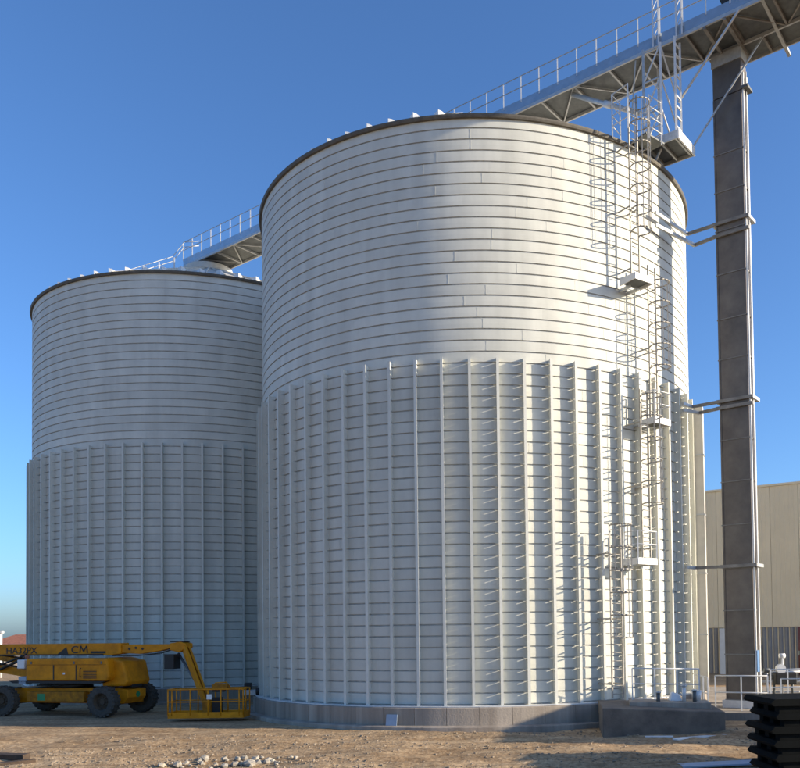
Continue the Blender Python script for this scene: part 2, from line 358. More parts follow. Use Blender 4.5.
# hanging spout pipes below the gantry above the big silo
sp1 = thing('spout_pipe', 'inclined round grain spout below the walkway above the big silo roof', 'pipe', gp(6.4, 0, 24.6))
MB().path([gp(6.0, 0.6, 27.05), gp(9.2, 0.5, 25.0)], 0.10, 14).build('pipe', M['galv'], sp1, base=sp1.location)
MB().path([gp(7.9, 0.54, 25.83), gp(7.55, 0.55, 26.06)], 0.14, 14).build('flange_sleeve', M['galvw'], sp1, base=sp1.location)

# roof stairs with handrails on both silos
for c, lab in ((C1, 'roof stair handrail near the top of the big silo'), (C2, 'roof stair handrail climbing the roof of the shaded silo')):
    ph = -70
    b = sp(ph, 9.3, 22.8, c); rs = thing('roof_stair', lab, 'stair', b)
    zr = lambda r: ZT + 0.1 + (10.0 - r) / 8.65 * 3.95
    for s in (-0.35, 0.35):
        q = s / 9
        P = lambda r, h, s=s: sp(ph, r, zr(r) + h, c) + V(math.cos(R(ph)), math.sin(R(ph)), 0) * s
        MB().bar(P(9.4, 0.2), P(1.6, 0.2), 0.04, 0.16).build('stringer', M['galv'], rs, base=b)
        MB().path([P(9.4, 1.15), P(2.2, 1.25), P(1.5, 1.95), P(0.6, 1.75)], 0.022, 6).build('top_rail', M['galv'], rs, base=b)
        for k in range(9):
            r_ = 9.3 - k * 0.9; MB().bar(P(r_, 0.1), P(r_, 1.16), 0.07, 0.04).build('rail_post', M['galvw'], rs, base=b)
    for k in range(26):
        MB().bar(P(9.3 - k * 0.29, 0.22, -0.33), P(9.3 - k * 0.29, 0.22, 0.33), 0.2, 0.03).build('tread', M['galv'], rs, base=b)

# ------------------------------------------------------------------ bucket elevator tower
TL = V(9.87, 33.8); tw, td = 1.17, 0.62
def tp(a, b, z): q = TL + D * a - N * b; return V(q.x, q.y, z)      # a along the front, b depth away from the camera
el = thing('elevator_tower', 'tall dark sheet-metal bucket elevator casing standing beside the big silo', 'elevator', tp(tw / 2, td / 2, 0.3)); eb = el.location.copy()
def tbox(m, a0, a1, b0, b1, z0, z1): return m.hexa([tp(a, b, z) for z in (z0, z1) for a, b in ((a0, b0), (a1, b0), (a1, b1), (a0, b1))])
zj = [0.62, 2.44, 4.2, 5.9, 7.65, 9.4, 11.1, 12.75, 14.4, 16.05, 17.9, 19.7, 21.3, 22.85, 25.2]
for z0, z1 in zip(zj[:-1], zj[1:]):
    s_ = tbox(MB(), 0, tw, 0, td, z0 + 0.02, z1 - 0.02).build('casing_section', M['casing'], el, base=eb)
    for a_, z_ in ((0, z0),):
        tbox(MB(), -0.03, tw + 0.03, -0.03, td + 0.03, z_ - 0.02, z_ + 0.018).build('joint_flange', M['tie'], el, base=eb)
for b_ in (0.0, 0.42):
    tbox(MB(), tw + 0.035, tw + 0.10, b_, b_ + 0.07, 0.5, 25.9).build('edge_angle', M['galvw'], el, base=eb)
MB().tube(tp(tw + 0.12, 0.25, 0.4), tp(tw + 0.12, 0.25, 26), 0.03, 8).build('cable_conduit', M['galvw'], el, base=eb)
for a_ in (0.0, tw - 0.07):
    tbox(MB(), a_, a_ + 0.07, -0.022, -0.002, 0.64, 25.18).build('corner_angle', M['casing'], el, base=eb)
hd = MB(); hd.hexa([tp(a, b, 25.22) for a, b in ((-0.0, 0), (tw, 0), (tw, td), (0, td))] + [tp(a, b, 26.5) for a, b in ((0, 0), (tw, 0), (tw, td), (0, td))])
hd.build('head_hood', M['casing'], el, base=eb)
tbox(MB(), -0.04, tw + 0.04, -0.04, td + 0.04, 26.52, 27.0).build('head_neck', M['galv'], el, base=eb)
tbox(MB(), tw + 0.02, tw + 0.3, -0.1, 0.5, 25.2, 25.3).build('head_bracket', M['galvd'], el, base=eb)
tbox(MB(), -0.12, tw + 0.12, -0.12, td + 0.12, 0.3, 0.6).build('boot_base', M['galvw'], el, base=eb)
tbox(MB(), tw + 0.102, tw + 0.13, -0.02, 0.3, 1.75, 2.6).build('inspection_sheet', M['blue'], el, base=eb)
dq = sp(68.2, 10.48, 0.8); du = thing('vertical_duct', 'narrow cream upright box duct against the ribs of the big silo near the tower', 'duct', dq, R(68.2))
MB().bx(-0.2, 0.2, -0.19, 0.17, 0.0, 12.35).build('duct_casing', M['duct'], du)
for z in (2.4, 5.05, 7.6, 10.2): MB().bx(-0.225, 0.225, -0.215, 0.165, z, z + 0.06).build('duct_flange', M['galv'], du)
# ties between silo and tower
for zt, dz2, nm in ((20.02, -0.5, 'highest'), (12.72, -0.27, 'middle'), (6.0, 0, 'lowest')):
    wa, wb = (sp(45, 10.30, zt + 0.1), sp(58.5, 10.55, zt + 0.05)) if zt > 20 else (sp(54, 10.5, zt), sp(58, 10.62, zt))
    tb = thing('tower_tie', nm + ' steel tie frame bracing the dark elevator tower to the big silo', 'tie frame', wb)
    for dz in ((0, dz2) if dz2 else (0,)):
        o = V(0, 0, dz); wc = wb + o + (V(0.28, -0.05, 0) if dz else V(0, 0, 0))
        MB().bar(wa + o, wc, 0.10, 0.13).build('wall_beam', M['galv'], tb, base=wb)
        MB().bar(wc, tp(-0.02, -0.07, zt + dz - 0.03), 0.09, 0.12).build('tie_arm', M['tie'], tb, base=wb)
        tbox(MB(), -0.1, tw + 0.22, -0.12, -0.035, zt + dz - 0.09, zt + dz + 0.04).build('collar_beam', M['tie'], tb, base=wb)
    for a0, a1, b0, b1 in ((-0.1, tw + 0.22, td + 0.035, td + 0.12), (-0.12, -0.04, -0.03, td + 0.03), (tw + 0.14, tw + 0.22, -0.115, td + 0.03)):
        tbox(MB(), a0, a1, b0, b1, zt - 0.09, zt + 0.04).build('collar_beam', M['galv'], tb, base=wb)

# ------------------------------------------------------------------ caged ladders and landings on the big silo
def caged_ladder(phi, z0, z1, zc0, label, r=10.62, w=0.44):
    b = sp(phi, r, z0); L = thing('caged_ladder', label, 'ladder', b)
    er = V(math.sin(R(phi)), -math.cos(R(phi)), 0); et = V(math.cos(R(phi)), math.sin(R(phi)), 0)
    for s in (-w / 2, w / 2):
        MB().bar(sp(phi, r, z0) + et * s, sp(phi, r, z1) + et * s, 0.045, 0.06, up=er).build('side_rail', M['ladder'], L, base=b)
    rm = MB().tube(-et * w / 2, et * w / 2, 0.016, 6).mesh('rung', M['ladder']); z = z0 + 0.15
    while z < z1: link('rung', rm, L, (0, 0, z - z0)); z += 0.3
    z = zc0
    while z < z1 + 0.01:
        pts = [sp(phi, r, z) + et * (0.38 * math.cos(a)) + er * (0.36 + 0.38 * math.sin(a)) for a in [R(q) for q in range(-30, 211, 24)]]
        pts = [sp(phi, r, z) + et * w / 2] + pts + [sp(phi, r, z) - et * w / 2]
        MB().path(pts, 0.027, 5).build('cage_hoop', M['ladder'], L, base=b); z += 0.82
    for a in (15, 55, 90, 125, 165):
        p = et * (0.38 * math.cos(R(a))) + er * (0.36 + 0.38 * math.sin(R(a)))
        MB().bar(sp(phi, r, zc0) + p, sp(phi, r, z - 0.82) + p, 0.03, 0.012).build('cage_strap', M['ladder'], L, base=b)
    z = z0 + 0.5
    while z < z1 - 0.3:                                            # stand-offs to the wall
        for s in (-w / 2, w / 2): MB().bar(sp(phi, r, z) + et * s, sp(phi, 10.0, z) + et * s, 0.03, 0.05).build('wall_bracket', M['ladder'], L, base=b)
        z += 2.4
    return L
def landing(pa, pb, z, label, rails=True, rin=10.3, rout=11.12, hr=1.1):
    c = sp((pa + pb) / 2, 10.4, z); L = thing('rest_platform', label, 'platform', c)
    P = lambda p, r, dz: sp(p, r, z + dz)
    MB().hexa([P(p, r, dz) for dz in (-0.05, 0) for p, r in ((pa, rin), (pa, rout), (pb, rout), (pb, rin))]).build('deck_plate', M['galvd'], L, base=c)
    for a, b_ in ((P(pa, rin, -0.03), P(pa, rout, -0.03)), (P(pa, rout, -0.03), P(pb, rout, -0.03)), (P(pb, rout, -0.03), P(pb, rin, -0.03))):
        MB().bar(a, b_, 0.04, 0.24).build('edge_beam', M['galvw'], L, base=c)
    MB().hexa([P(p, r, dz) for dz in (-0.26, -0.16) for p, r in ((pa + 1, 10.02), (pa + 1, 10.6), (pa + 1.5, 10.6), (pa + 1.5, 10.02))]).build('bearer', M['galv'], L, base=c)
    MB().hexa([P(p, r, dz) for dz in (-0.26, -0.16) for p, r in ((pb - 1.5, 10.02), (pb - 1.5, 10.6), (pb - 1, 10.6), (pb - 1, 10.02))]).build('bearer', M['galv'], L, base=c)
    if rails:
        for p, r in ((pa, rin + 0.1), (pa, rout), (pb, rout), (pb, rin + 0.1)): MB().bar(P(p, r, 0), P(p, r, hr), 0.045, 0.045).build('rail_post', M['galvw'], L, base=c)
        for h in (hr, hr * 0.55):
            MB().path([P(pa, rin + 0.1, h), P(pa, rout, h), P(pb, rout, h), P(pb, rin + 0.1, h)], 0.02, 6).build('guard_rail', M['galvw'], L, base=c)
    return L
caged_ladder(35.6, 16.75, 24.1, 18.6, 'top caged ladder climbing past the silo rim to the roof')
landing(32.8, 37.8, 16.75, 'small white ladder landing high on the smooth upper wall', rails=False)
caged_ladder(40.6, 11.45, 17.6, 13.55, 'caged ladder ending at the top of the wall ribs')
landing(37.6, 42.4, 11.45, 'ladder landing just below the rib tops', rails=True)
caged_ladder(36.6, 6.05, 12.6, 8.2, 'caged ladder running down over the upper half of the ribs', r=10.75)
landing(32.2, 37.3, 6.05, 'lower ladder landing with white guard rail across the ribs', rails=True)
caged_ladder(27.8, 1.0, 7.4, 3.2, 'lowest caged ladder reaching down to the plinth', r=10.85, w=0.5)

# rim landing with railing, and the service platform hanging below the gantry
rl = thing('rim_landing', 'railed landing at the silo rim at the head of the top ladder', 'platform', sp(38, 10.2, 22.6)); b = rl.location.copy()
MB().hexa([sp(p, r, z) for z in (22.56, 22.62) for p, r in ((38, 9.9), (38, 10.9), (44, 10.9), (44, 9.9))]).build('deck_plate', M['galvd'], rl, base=b)
for p, r in ((32.2, 10.15), (32.6, 10.95), (38.6, 10.95), (42.6, 10.95), (42.6, 10.0), (36, 9.9)):
    MB().bar(sp(p, r, 22.4), sp(p, r, 24.1), 0.05, 0.05).build('rail_post', M['galvw'], rl, base=b)
for h in (22.85, 23.25, 23.65, 24.08):
    MB().path([sp(36, 9.9, h), sp(32.2, 10.15, h), sp(32.6, 10.95, h)], 0.02, 6).build('guard_rail', M['galvw'], rl, base=b)
    MB().path([sp(38.6, 10.95, h), sp(42.6, 10.95, h), sp(42.6, 10.0, h)], 0.02, 6).build('guard_rail', M['galvw'], rl, base=b)
pf = thing('service_platform', 'box-edged service platform cantilevered off the silo rim below the walkway', 'platform', gp(10.3, 0.5, 22.95)); b = pf.location.copy()
def pbox(t0, t1, s0, s1, z0, z1, nm, ma): return gbox(MB(), t0, t1, s0, s1, z0, z1).build(nm, M[ma], pf, base=b)
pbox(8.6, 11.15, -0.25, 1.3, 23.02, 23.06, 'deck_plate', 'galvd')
pbox(8.6, 11.15, 1.3, 1.35, 22.86, 23.2, 'edge_beam', 'galv'); pbox(8.6, 11.15, -0.3, -0.25, 22.86, 23.2, 'edge_beam', 'galv')
pbox(11.15, 11.21, -0.3, 1.35, 22.84, 23.22, 'end_plate', 'white')
for q in (9.2, 9.8, 10.4, 11.0): pbox(q, q + 0.07, -0.24, 1.29, 22.9, 23.01, 'joist', 'galv')
MB().bar(gp(10.3, 1.0, 22.88), gp(9.55, 0.8, 21.9), 0.07, 0.07).build('knee_brace', M['galv'], pf, base=b)
for t_, s_ in ((9.7, 1.25), (9.7, -0.2), (10.45, 1.25), (10.45, -0.2)):
    MB().bar(gp(t_, s_, 23.06), gp(t_, s_, 27.05), 0.09, 0.09).build('hanger_post', M['galvw'] if s_ < 0 or t_ > 10 else M['galv'], pf, base=b)
for z0 in (23.1, 24.4, 25.7):
    MB().bar(gp(9.72, 1.25, z0), gp(10.43, 1.25, z0 + 1.25), 0.05, 0.05).build('hanger_brace', M['galvw'], pf, base=b)
    MB().bar(gp(10.45, 1.2, z0 + 1.25), gp(10.45, -0.18, z0), 0.05, 0.05).build('hanger_brace', M['galvw'], pf, base=b)
    MB().bar(gp(9.72, 1.25, z0 + 1.27), gp(10.43, 1.25, z0 + 1.27), 0.05, 0.05).build('hanger_rung', M['galv'], pf, base=b)
    MB().bar(gp(9.7, 1.2, z0 + 0.5), gp(9.7, -0.18, z0 + 0.5), 0.05, 0.05).build('hanger_rung', M['galvw'], pf, base=b)
sl = thing('service_ladder', 'bright open ladder from the service platform up past the walkway', 'ladder', gp(11.08, 1.0, 23.06)); b = sl.location.copy()
for s_ in (1.28, 0.78): MB().bar(gp(11.08, s_, 23.07), gp(11.08, s_, 27.02), 0.08, 0.06).build('side_rail', M['galvw'], sl, base=b)
for k in range(9): MB().bar(gp(11.08, 1.25, 23.4 + k * 0.42), gp(11.08, 0.81, 23.4 + k * 0.42), 0.05, 0.06).build('rung', M['galvw'], sl, base=b)
for t_, s_, h in ((10.2, 1.1, 29.6), (11.2, 1.1, 29.4)):
    gm = thing('rail_mast', ('lattice mast rising from the walkway railing above the rim ladder' if t_ < 11 else 'lattice mast rising from the walkway above the open service ladder'), 'mast', gp(t_, s_, 27.2)); b = gm.location.copy()
    for q in (-0.12, 0.12): MB().bar(gp(t_ + q, s_, 27.1), gp(t_ + q, s_, h), 0.05, 0.05).build('mast_post', M['galvw'], gm, base=b)
    for k in range(5): MB().bar(gp(t_ - 0.1, s_, 27.5 + k * 0.4), gp(t_ + 0.1, s_, 27.85 + k * 0.4), 0.03, 0.03).build('mast_brace', M['galvw'], gm, base=b)

# ------------------------------------------------------------------ boom lift
LB = V(-18.5, 38.06, 0); LA = R(-15); KX = 1.13
lift = thing('boom_lift', 'yellow articulated boom lift parked in the shade of the silos', 'boom lift', LB, LA)
def lb(m, nm, ma, par=lift, bevel=0, kx=None):
    k = KX if kx is None else kx; m.v = [(a * k, b_, c_) for a, b_, c_ in m.v]; return m.build(nm, M[ma], par, bevel=bevel)
tyre = MB(); RWh = 0.68
tyre.ring([(0.36, -0.2), (0.40, -0.235), (0.58, -0.23), (0.655, -0.18), (0.665, 0), (0.655, 0.18), (0.58, 0.23), (0.40, 0.235), (0.36, 0.2)], 40)
for k in range(22):
    a = 2 * math.pi * k / 22
    for sgn in (-1, 1):
        a2 = a + (0.07 if sgn > 0 else -0.07) + sgn * 0.05
        p0 = V(0.655 * math.cos(a), 0.655 * math.sin(a), 0.02 * sgn); p1 = V(0.64 * math.cos(a + 0.13), 0.64 * math.sin(a + 0.13), 0.22 * sgn)
        tyre.bar(p0, p1, 0.075, 0.07, up=V(math.cos(a), math.sin(a), 0))
tyre_me = tyre.mesh('tyre', M['rubber'])
rim = MB().ring([(0.0, 0.10), (0.12, 0.11), (0.13, 0.05), (0.30, 0.02), (0.36, 0.16), (0.40, 0.2)], 32)
for k in range(8): rim.tube(V(0.2 * math.cos(k * .785), 0.2 * math.sin(k * .785), 0.03), V(0.2 * math.cos(k * .785), 0.2 * math.sin(k * .785), 0.09), 0.022, 6)
rim.ring([(0.0, -0.1), (0.36, -0.1), (0.40, -0.2)], 24)
rim_me = rim.mesh('rim', M['wheelrim'])
for x, y, st in ((-2.65, -1.3, 10), (2.65, -1.3, 4), (2.65, 1.3, 4), (-2.65, 1.3, 10)):
    wv = MB().tube((0, 0, 0.0), (0, 0, -0.3 if 1 else 0), 0.16, 12).build('wheel', M['black'], lift, (x, y, RWh))
    sg = -1 if y < 0 else 1
    wv.rotation_euler = (R(90 * -sg), 0, R(st))
    link('tyre', tyre_me, wv); link('rim', rim_me, wv)
ch = MB().prism([(-2.7, 0.55), (2.75, 0.55), (2.95, 0.8), (2.95, 1.15), (2.5, 1.22), (-2.5, 1.22), (-2.9, 1.1), (-2.9, 0.75)], -0.62, 0.62)
lb(ch, 'chassis', 'yellow', bevel=0.03)
for x in (-2.345, 2.345): lb(MB().bx(x - 0.17, x + 0.17, -1.1, 1.1, 0.5, 0.84), 'axle', 'yelld')
lb(MB().bx(-1.5, 1.2, -0.98, -0.64, 0.62, 1.08), 'side_tank', 'yelld', bevel=0.04)
lb(MB().bx(-0.95, -0.6, -0.995, -0.983, 0.68, 0.98), 'green_sticker', 'green')
lb(MB().tube((2.955, 0.05, 0.92), (2.97, 0.05, 0.92), 0.13, 16), 'green_sticker', 'green')
lb(MB().bx(2.52, 2.97, -0.35, 0.35, 1.24, 1.42), 'front_box', 'black', bevel=0.02)
lb(MB().tube((0, 0, 1.22), (0, 0, 1.42), 0.75, 32), 'slewing_ring', 'black')
plate = MB().prism([(-2.0, 1.45), (2.0, 1.45), (2.3, 1.56), (-2.2, 1.56)], -1.15, 1.15); lb(plate, 'turntable_plate', 'black')
body = MB().prism([(-1.35, 1.565), (2.4, 1.565), (2.5, 1.75), (2.4, 2.55), (-1.35, 2.55)], -1.2, -0.42); tb_ = lb(body, 'near_cowl', 'yellow', bevel=0.07)
lb(MB().prism([(-1.3, 2.26), (2.38, 2.26), (2.38, 2.29), (-1.3, 2.29)], -1.215, -1.2), 'cowl_lip', 'yelld', tb_)
lb(MB().bx(-0.05, 0.0, -1.215, -1.2, 1.62, 2.26), 'cowl_seam', 'decal', tb_)
lb(MB().bx(0.42, 0.5, -1.225, -1.2, 1.85, 1.93), 'latch', 'white', tb_)
body = MB().prism([(-1.95, 1.565), (1.9, 1.565), (2.1, 1.75), (2.0, 2.45), (-1.95, 2.45)], 0.42, 1.2); lb(body, 'far_cowl', 'yellow', bevel=0.07)
cwt = MB().prism([(1.9, 1.3), (2.95, 1.32), (3.05, 1.5), (2.85, 2.4), (2.2, 2.56), (1.9, 2.56)], -0.8, 0.8); lb(cwt, 'counterweight', 'yellow', bevel=0.08)
for k in range(6): lb(MB().bx(1.35, 1.95, -1.222, -1.201, 1.68 + k * 0.07, 1.71 + k * 0.07), 'vent_slat', 'decal', tb_)
for x in (-1.1, 0.9, 2.15): lb(MB().bx(x, x + 0.06, -1.235, -1.201, 2.31, 2.42), 'cowl_hinge', 'galvd', tb_)
lb(MB().bx(1.0, 1.04, -1.215, -1.2, 1.6, 2.26), 'cowl_seam', 'decal', tb_)
lb(MB().path([(1.3, -1.28, 1.75), (1.3, -1.34, 1.78), (1.3, -1.34, 2.1), (1.3, -1.28, 2.13)], 0.018, 6), 'grab_handle', 'black', tb_)
for y in (-0.5, 0.5): lb(MB().tube((2.2, y, 0.75), (2.55, y * 2.1, 0.72), 0.05, 8), 'steering_cylinder', 'galvd')
lb(MB().path([(2.1, -0.6, 1.2), (2.3, -0.9, 1.3), (2.55, -1.1, 1.0)], 0.03, 6), 'brake_hose', 'black')
lb(MB().path([(-2.1, -0.6, 1.2), (-2.3, -0.9, 1.28), (-2.4, -1.1, 1.0)], 0.03, 6), 'brake_hose', 'black')
for k in range(3): lb(MB().path([(-1.2 + k * 0.1, -0.66, 1.24), (-0.5, -0.9 - k * 0.03, 1.3), (0.4, -0.85, 1.42)], 0.025, 6), 'hydraulic_hose', 'black')
for x0 in (-2.4, 2.0): lb(MB().bx(x0, x0 + 0.4, -0.95, -0.64, 1.23, 1.27), 'step_plate', 'galvd')
lb(MB().bx(-3.6, 1.6, -0.33, -0.29, 2.66, 2.72), 'hose_tray', 'black')
# riser arms behind the turret
for y0 in (-0.34, 0.14):
    lb(MB().bar((-1.4, y0 + 0.1, 1.75), (-4.6, y0 + 0.1, 2.25), 0.16, 0.34), 'riser_arm', 'yellow')
    lb(MB().bar((-1.5, y0 + 0.1, 2.28), (-4.5, y0 + 0.1, 2.72), 0.14, 0.22), 'riser_link', 'yelld')
lb(MB().prism([(-5.1, 1.75), (-4.3, 1.75), (-4.0, 2.6), (-4.25, 3.22), (-5.0, 3.22), (-5.3, 2.5)], -0.42, 0.42), 'rear_knuckle', 'yellow', bevel=0.06)
lb(MB().path([(-4.4, -0.45, 1.95), (-3.2, -0.47, 2.05), (-2.0, -0.46, 2.55)], 0.06, 8), 'hydraulic_hose', 'black')
lb(MB().path([(-4.4, -0.5, 2.15), (-3.0, -0.52, 2.3), (-1.9, -0.5, 2.72)], 0.045, 8), 'hydraulic_hose', 'black')
lb(MB().bx(-1.85, -1.5, -1.1, -0.6, 2.1, 2.5), 'control_box', 'white', bevel=0.03)
lb(MB().bx(-1.75, -1.37, -1.15, -0.8, 1.4, 1.75), 'step_guard', 'bluep', bevel=0.03)
lb(MB().tube((-1.7, -0.7, 2.52), (-1.7, -0.7, 2.7), 0.09, 10), 'beacon', 'tile')
# main boom with telescoped section, knuckle, jib
BO = lift
bm = MB().prism([(-4.6, 2.66), (1.9, 2.66), (2.4, 2.72), (2.4, 3.19), (-4.6, 3.19)], -0.28, 0.28); boom = lb(bm, 'main_boom', 'yellow', bevel=0.025)
bm = MB().prism([(2.4, 2.76), (3.2, 2.70), (4.1, 2.83), (4.75, 2.98), (4.75, 3.12), (2.4, 3.12)], -0.22, 0.22); ib = lb(bm, 'inner_boom', 'yellow', bevel=0.02)
for x, z in ((2.75, 2.93), (3.05, 2.97), (3.35, 2.93)): lb(MB().tube((x, -0.235, z), (x, -0.215, z), 0.055, 12), 'boom_pin', 'decal', ib)
lb(MB().path([(2.0, -0.26, 2.64), (3.2, -0.25, 2.64), (4.2, -0.24, 2.74), (4.9, -0.2, 2.95)], 0.03, 6), 'boom_cable', 'black')
kn = MB().prism([(4.6, 2.86), (5.0, 2.75), (5.3, 2.95), (5.3, 3.14), (5.05, 3.22), (4.6, 3.16)], -0.27, 0.27); lb(kn, 'boom_knuckle', 'yellow', bevel=0.03)
lb(MB().bx(4.55, 5.2, -0.2, 0.2, 3.2, 3.24), 'knuckle_cap', 'black')
lb(MB().bx(4.55, 4.98, -0.6, -0.1, 2.05, 2.68), 'hose_box', 'black', bevel=0.02)
Li = Matrix.Rotation(-LA, 3, 'Z')
def loc(p): return Li @ (V(*p) - LB)
bc = V(-11.15, 34.35, 0.0)                       # basket centre in the world
KX = 1.0; j0 = V(5.78, 0, 3.05); j1 = loc((-11.3, 34.75, 0.45))
for q in (-0.13, 0.13): lb(MB().bar(j0 + V(0, q, 0), j1 + V(0, q, 0), 0.10, 0.34, 0.09, 0.24), 'jib_arm', 'yellow')
lb(MB().tube(j0 + V(-.3, -.05, -.35), j0.lerp(j1, 0.62) + V(-.12, 0, 0), 0.055, 10), 'jib_cylinder', 'galvd')
lb(MB().box(j1 + V(0, 0, 0.12), (0.35, 0.45, 0.55)), 'basket_mount', 'yelld', bevel=0.03)
# basket, square to the picture
bkM = Li; L2, W2 = 1.52, 0.48
KX = 1.0
def bk(x, y, z): return Li @ (bc + V(x, y, z) - LB)
fl = MB().box(bk(0, 0, 0.2), (2 * L2, 2 * W2, 0.06), Li); bas = lb(fl, 'basket_floor', 'yelld')
for (x0, y0, x1, y1) in ((-L2, -W2, L2, -W2), (-L2, W2, L2, W2), (-L2, -W2, -L2, W2), (L2, -W2, L2, W2)):
    lb(MB().bar(bk(x0, y0, 0.26), bk(x1, y1, 0.26), 0.03, 0.24), 'toe_board', 'yellow', bas)
    lb(MB().tube(bk(x0, y0, 1.3), bk(x1, y1, 1.3), 0.028, 8), 'top_rail', 'yellow', bas)
    lb(MB().tube(bk(x0, y0, 0.8), bk(x1, y1, 0.8), 0.022, 8), 'mid_rail', 'yellow', bas)
for x in (-L2, -L2 + 0.16, -0.62, 0.1, 0.62, L2 - 0.16, L2):
    for y in (-W2, W2): lb(MB().tube(bk(x, y, 0.24), bk(x, y, 1.3), 0.028, 8), 'basket_post', 'yellow', bas)
lb(MB().path([bk(0.0, W2, 1.3), bk(0.1, W2, 1.5), bk(0.55, W2, 1.52), bk(0.72, W2, 1.3)], 0.03, 8), 'hoop_rail', 'yellow', bas)
lb(MB().box(bk(0.35, W2 - 0.16, 1.36), (0.62, 0.26, 0.2), Li), 'control_panel', 'yelld', bas, bevel=0.02)
lb(MB().box(bk(0.3, W2 - 0.2, 1.2), (0.5, 0.2, 0.1), Li), 'panel_shroud', 'black', bas)
lb(MB().box(bk(0.16, -W2 - 0.03, 1.0), (0.2, 0.04, 0.2), Li), 'document_box', 'white', bas)
lb(MB().box(bk(0.22, W2 - 0.12, 0.6), (0.36, 0.2, 0.62), Li), 'foot_switch_case', 'black', bas)
def text(s, size, p, parent, ma, rot=(R(90), 0, 0), nm='lettering', sx=1.0, name_obj=None):
    cu = bpy.data.curves.new('lettering_curve', 'FONT'); cu.body = s; cu.size = size; cu.extrude = 0.004; cu.offset = 0.004
    ob = bpy.data.objects.new('tmp', cu); col.objects.link(ob)
    me = bpy.data.meshes.new_from_object(ob.evaluated_get(bpy.context.evaluated_depsgraph_get()))
    bpy.data.objects.remove(ob); me.materials.clear(); me.materials.append(M[ma])
    o = link(nm, me, parent, p); o.rotation_euler = rot; o.scale = (sx, 1, 1); return o
text('HA32PX', 0.40, (-3.5, -0.286, 2.76), boom, 'decal', sx=1.2)
text('C', 0.46, (0.08, -0.286, 2.76), boom, 'decal', sx=1.3)
KX = 1.0
lm_ = MB()
for a_, b_ in (((0.56, 2.77), (0.60, 3.08)), ((0.60, 3.08), (0.76, 2.84)), ((0.76, 2.84), (0.92, 3.08)), ((0.92, 3.08), (0.96, 2.77))):
    lm_.bar((a_[0], -0.286, a_[1]), (b_[0], -0.286, b_[1]), 0.065, 0.008, up=(0, 1, 0))
lb(lm_, 'lettering', 'decal', boom)
lb(MB().prism([(-0.60, 2.70), (-0.05, 2.70), (-0.15, 3.05), (-0.3, 2.92)], -0.288, -0.282), 'boom_emblem', 'decal', boom, kx=1.13)
lb(MB().bx(1.0, 1.7, -0.288, -0.282, 2.74, 2.84), 'boom_stripe', 'decal', boom, kx=1.13)

# ------------------------------------------------------------------ pit wall, pads, railings, small plant
pw = thing('pit_wall', 'shade-toned concrete block wall in front of the big silo plinth', 'wall', (6.1, 28.6, 0))
MB().hexa([V(*p) - pw.location for p in ((4.0, 27.75, -0.1), (8.25, 28.4, -0.1), (8.6, 32.4, -0.1), (4.3, 31.0, -0.1), (4.0, 27.75, 0.90), (8.25, 28.4, 0.66), (8.6, 32.4, 0.72), (4.3, 31.0, 0.90))]).build('wall_block', M['concd'], pw, bevel=0.035)
MB().hexa([V(*p) - pw.location for p in ((5.1, 28.9, 0.5), (8.0, 29.2, 0.5), (8.2, 30.6, 0.5), (5.3, 30.2, 0.5), (5.1, 28.9, 0.99), (8.0, 29.2, 0.90), (8.2, 30.6, 0.90), (5.3, 30.2, 0.99))]).build('pit_cover', M['conc'], pw, bevel=0.02)
pad = MB().hexa([V(*p) for p in ((8.45, 31.6, -0.2), (26, 29.0, -0.2), (30, 44, -0.2), (9.5, 46, -0.2), (8.45, 31.6, 0.3), (26, 29.0, 0.3), (30, 44, 0.3), (9.5, 46, 0.3))]).build('concrete_pad', M['conc'])
tag(pad, kind='structure')
def site_rail(p0, p1, h, n, label, thick=0.03):
    p0 = V(*p0); p1 = V(*p1); r = thing('guard_railing', label, 'railing', p0)
    for k in range(n + 1):
        q = p0.lerp(p1, k / n); MB().bar(q, q + V(0, 0, h), thick * 1.5, thick * 1.5).build('rail_post', M['galvw'], r, base=p0)
    for hh in (h, h * 0.52): MB().tube(p0 + V(0, 0, hh), p1 + V(0, 0, hh), thick * 0.8, 8).build('rail', M['galvw'], r, base=p0)
    return r
site_rail((5.4, 29.95, 0.95), (7.85, 30.2, 0.88), 1.15, 3, 'light guard railing on the pit wall in front of the silo ribs')
site_rail((9.1, 32.6, 0.3), (10.9, 31.9, 0.3), 1.35, 2, 'guard railing in front of the elevator tower foot')
site_rail((9.0, 36.8, 0.3), (10.1, 37.4, 0.3), 1.9, 2, 'taller guard railing between the silo and the elevator tower')
site_rail((11.6, 33.6, 0.3), (14.6, 34.2, 0.3), 1.5, 4, 'guard railing around the valves beside the elevator tower')
site_rail((8.7, 32.2, 0.3), (8.95, 36.4, 0.3), 1.3, 5, 'guard railing running back along the pit beside the silo ribs')
site_rail((11.3, 31.6, 0.3), (16.0, 31.2, 0.3), 1.25, 6, 'guard railing along the pad edge beyond the elevator tower foot')
for i, (x, y, h, lab) in enumerate(((7.15, 29.6, 0.55, 'short upright pipe stub on the pit cover by the white sack'), (7.5, 29.5, 0.4, 'lower upright pipe stub on the pit cover by the pale bucket'), (6.2, 29.4, 0.35, 'single pipe stub on the pit cover below the railing middle'))):
    p_ = thing('pipe_stub', lab, 'pipe', (x, y, 0.90))
    MB().tube((0, 0, 0), (0, 0, h), 0.07, 12).build('pipe', M['galvd' if i else 'galvw'], p_); MB().tube((0, 0, h), (0, 0, h + 0.05), 0.11, 12).build('pipe_flange', M['galv'], p_)
va = thing('valve_assembly', 'tangle of pale pipes and valves behind the railing by the hall', 'valves', (12.6, 35.6, 0.3)); b = va.location.copy()
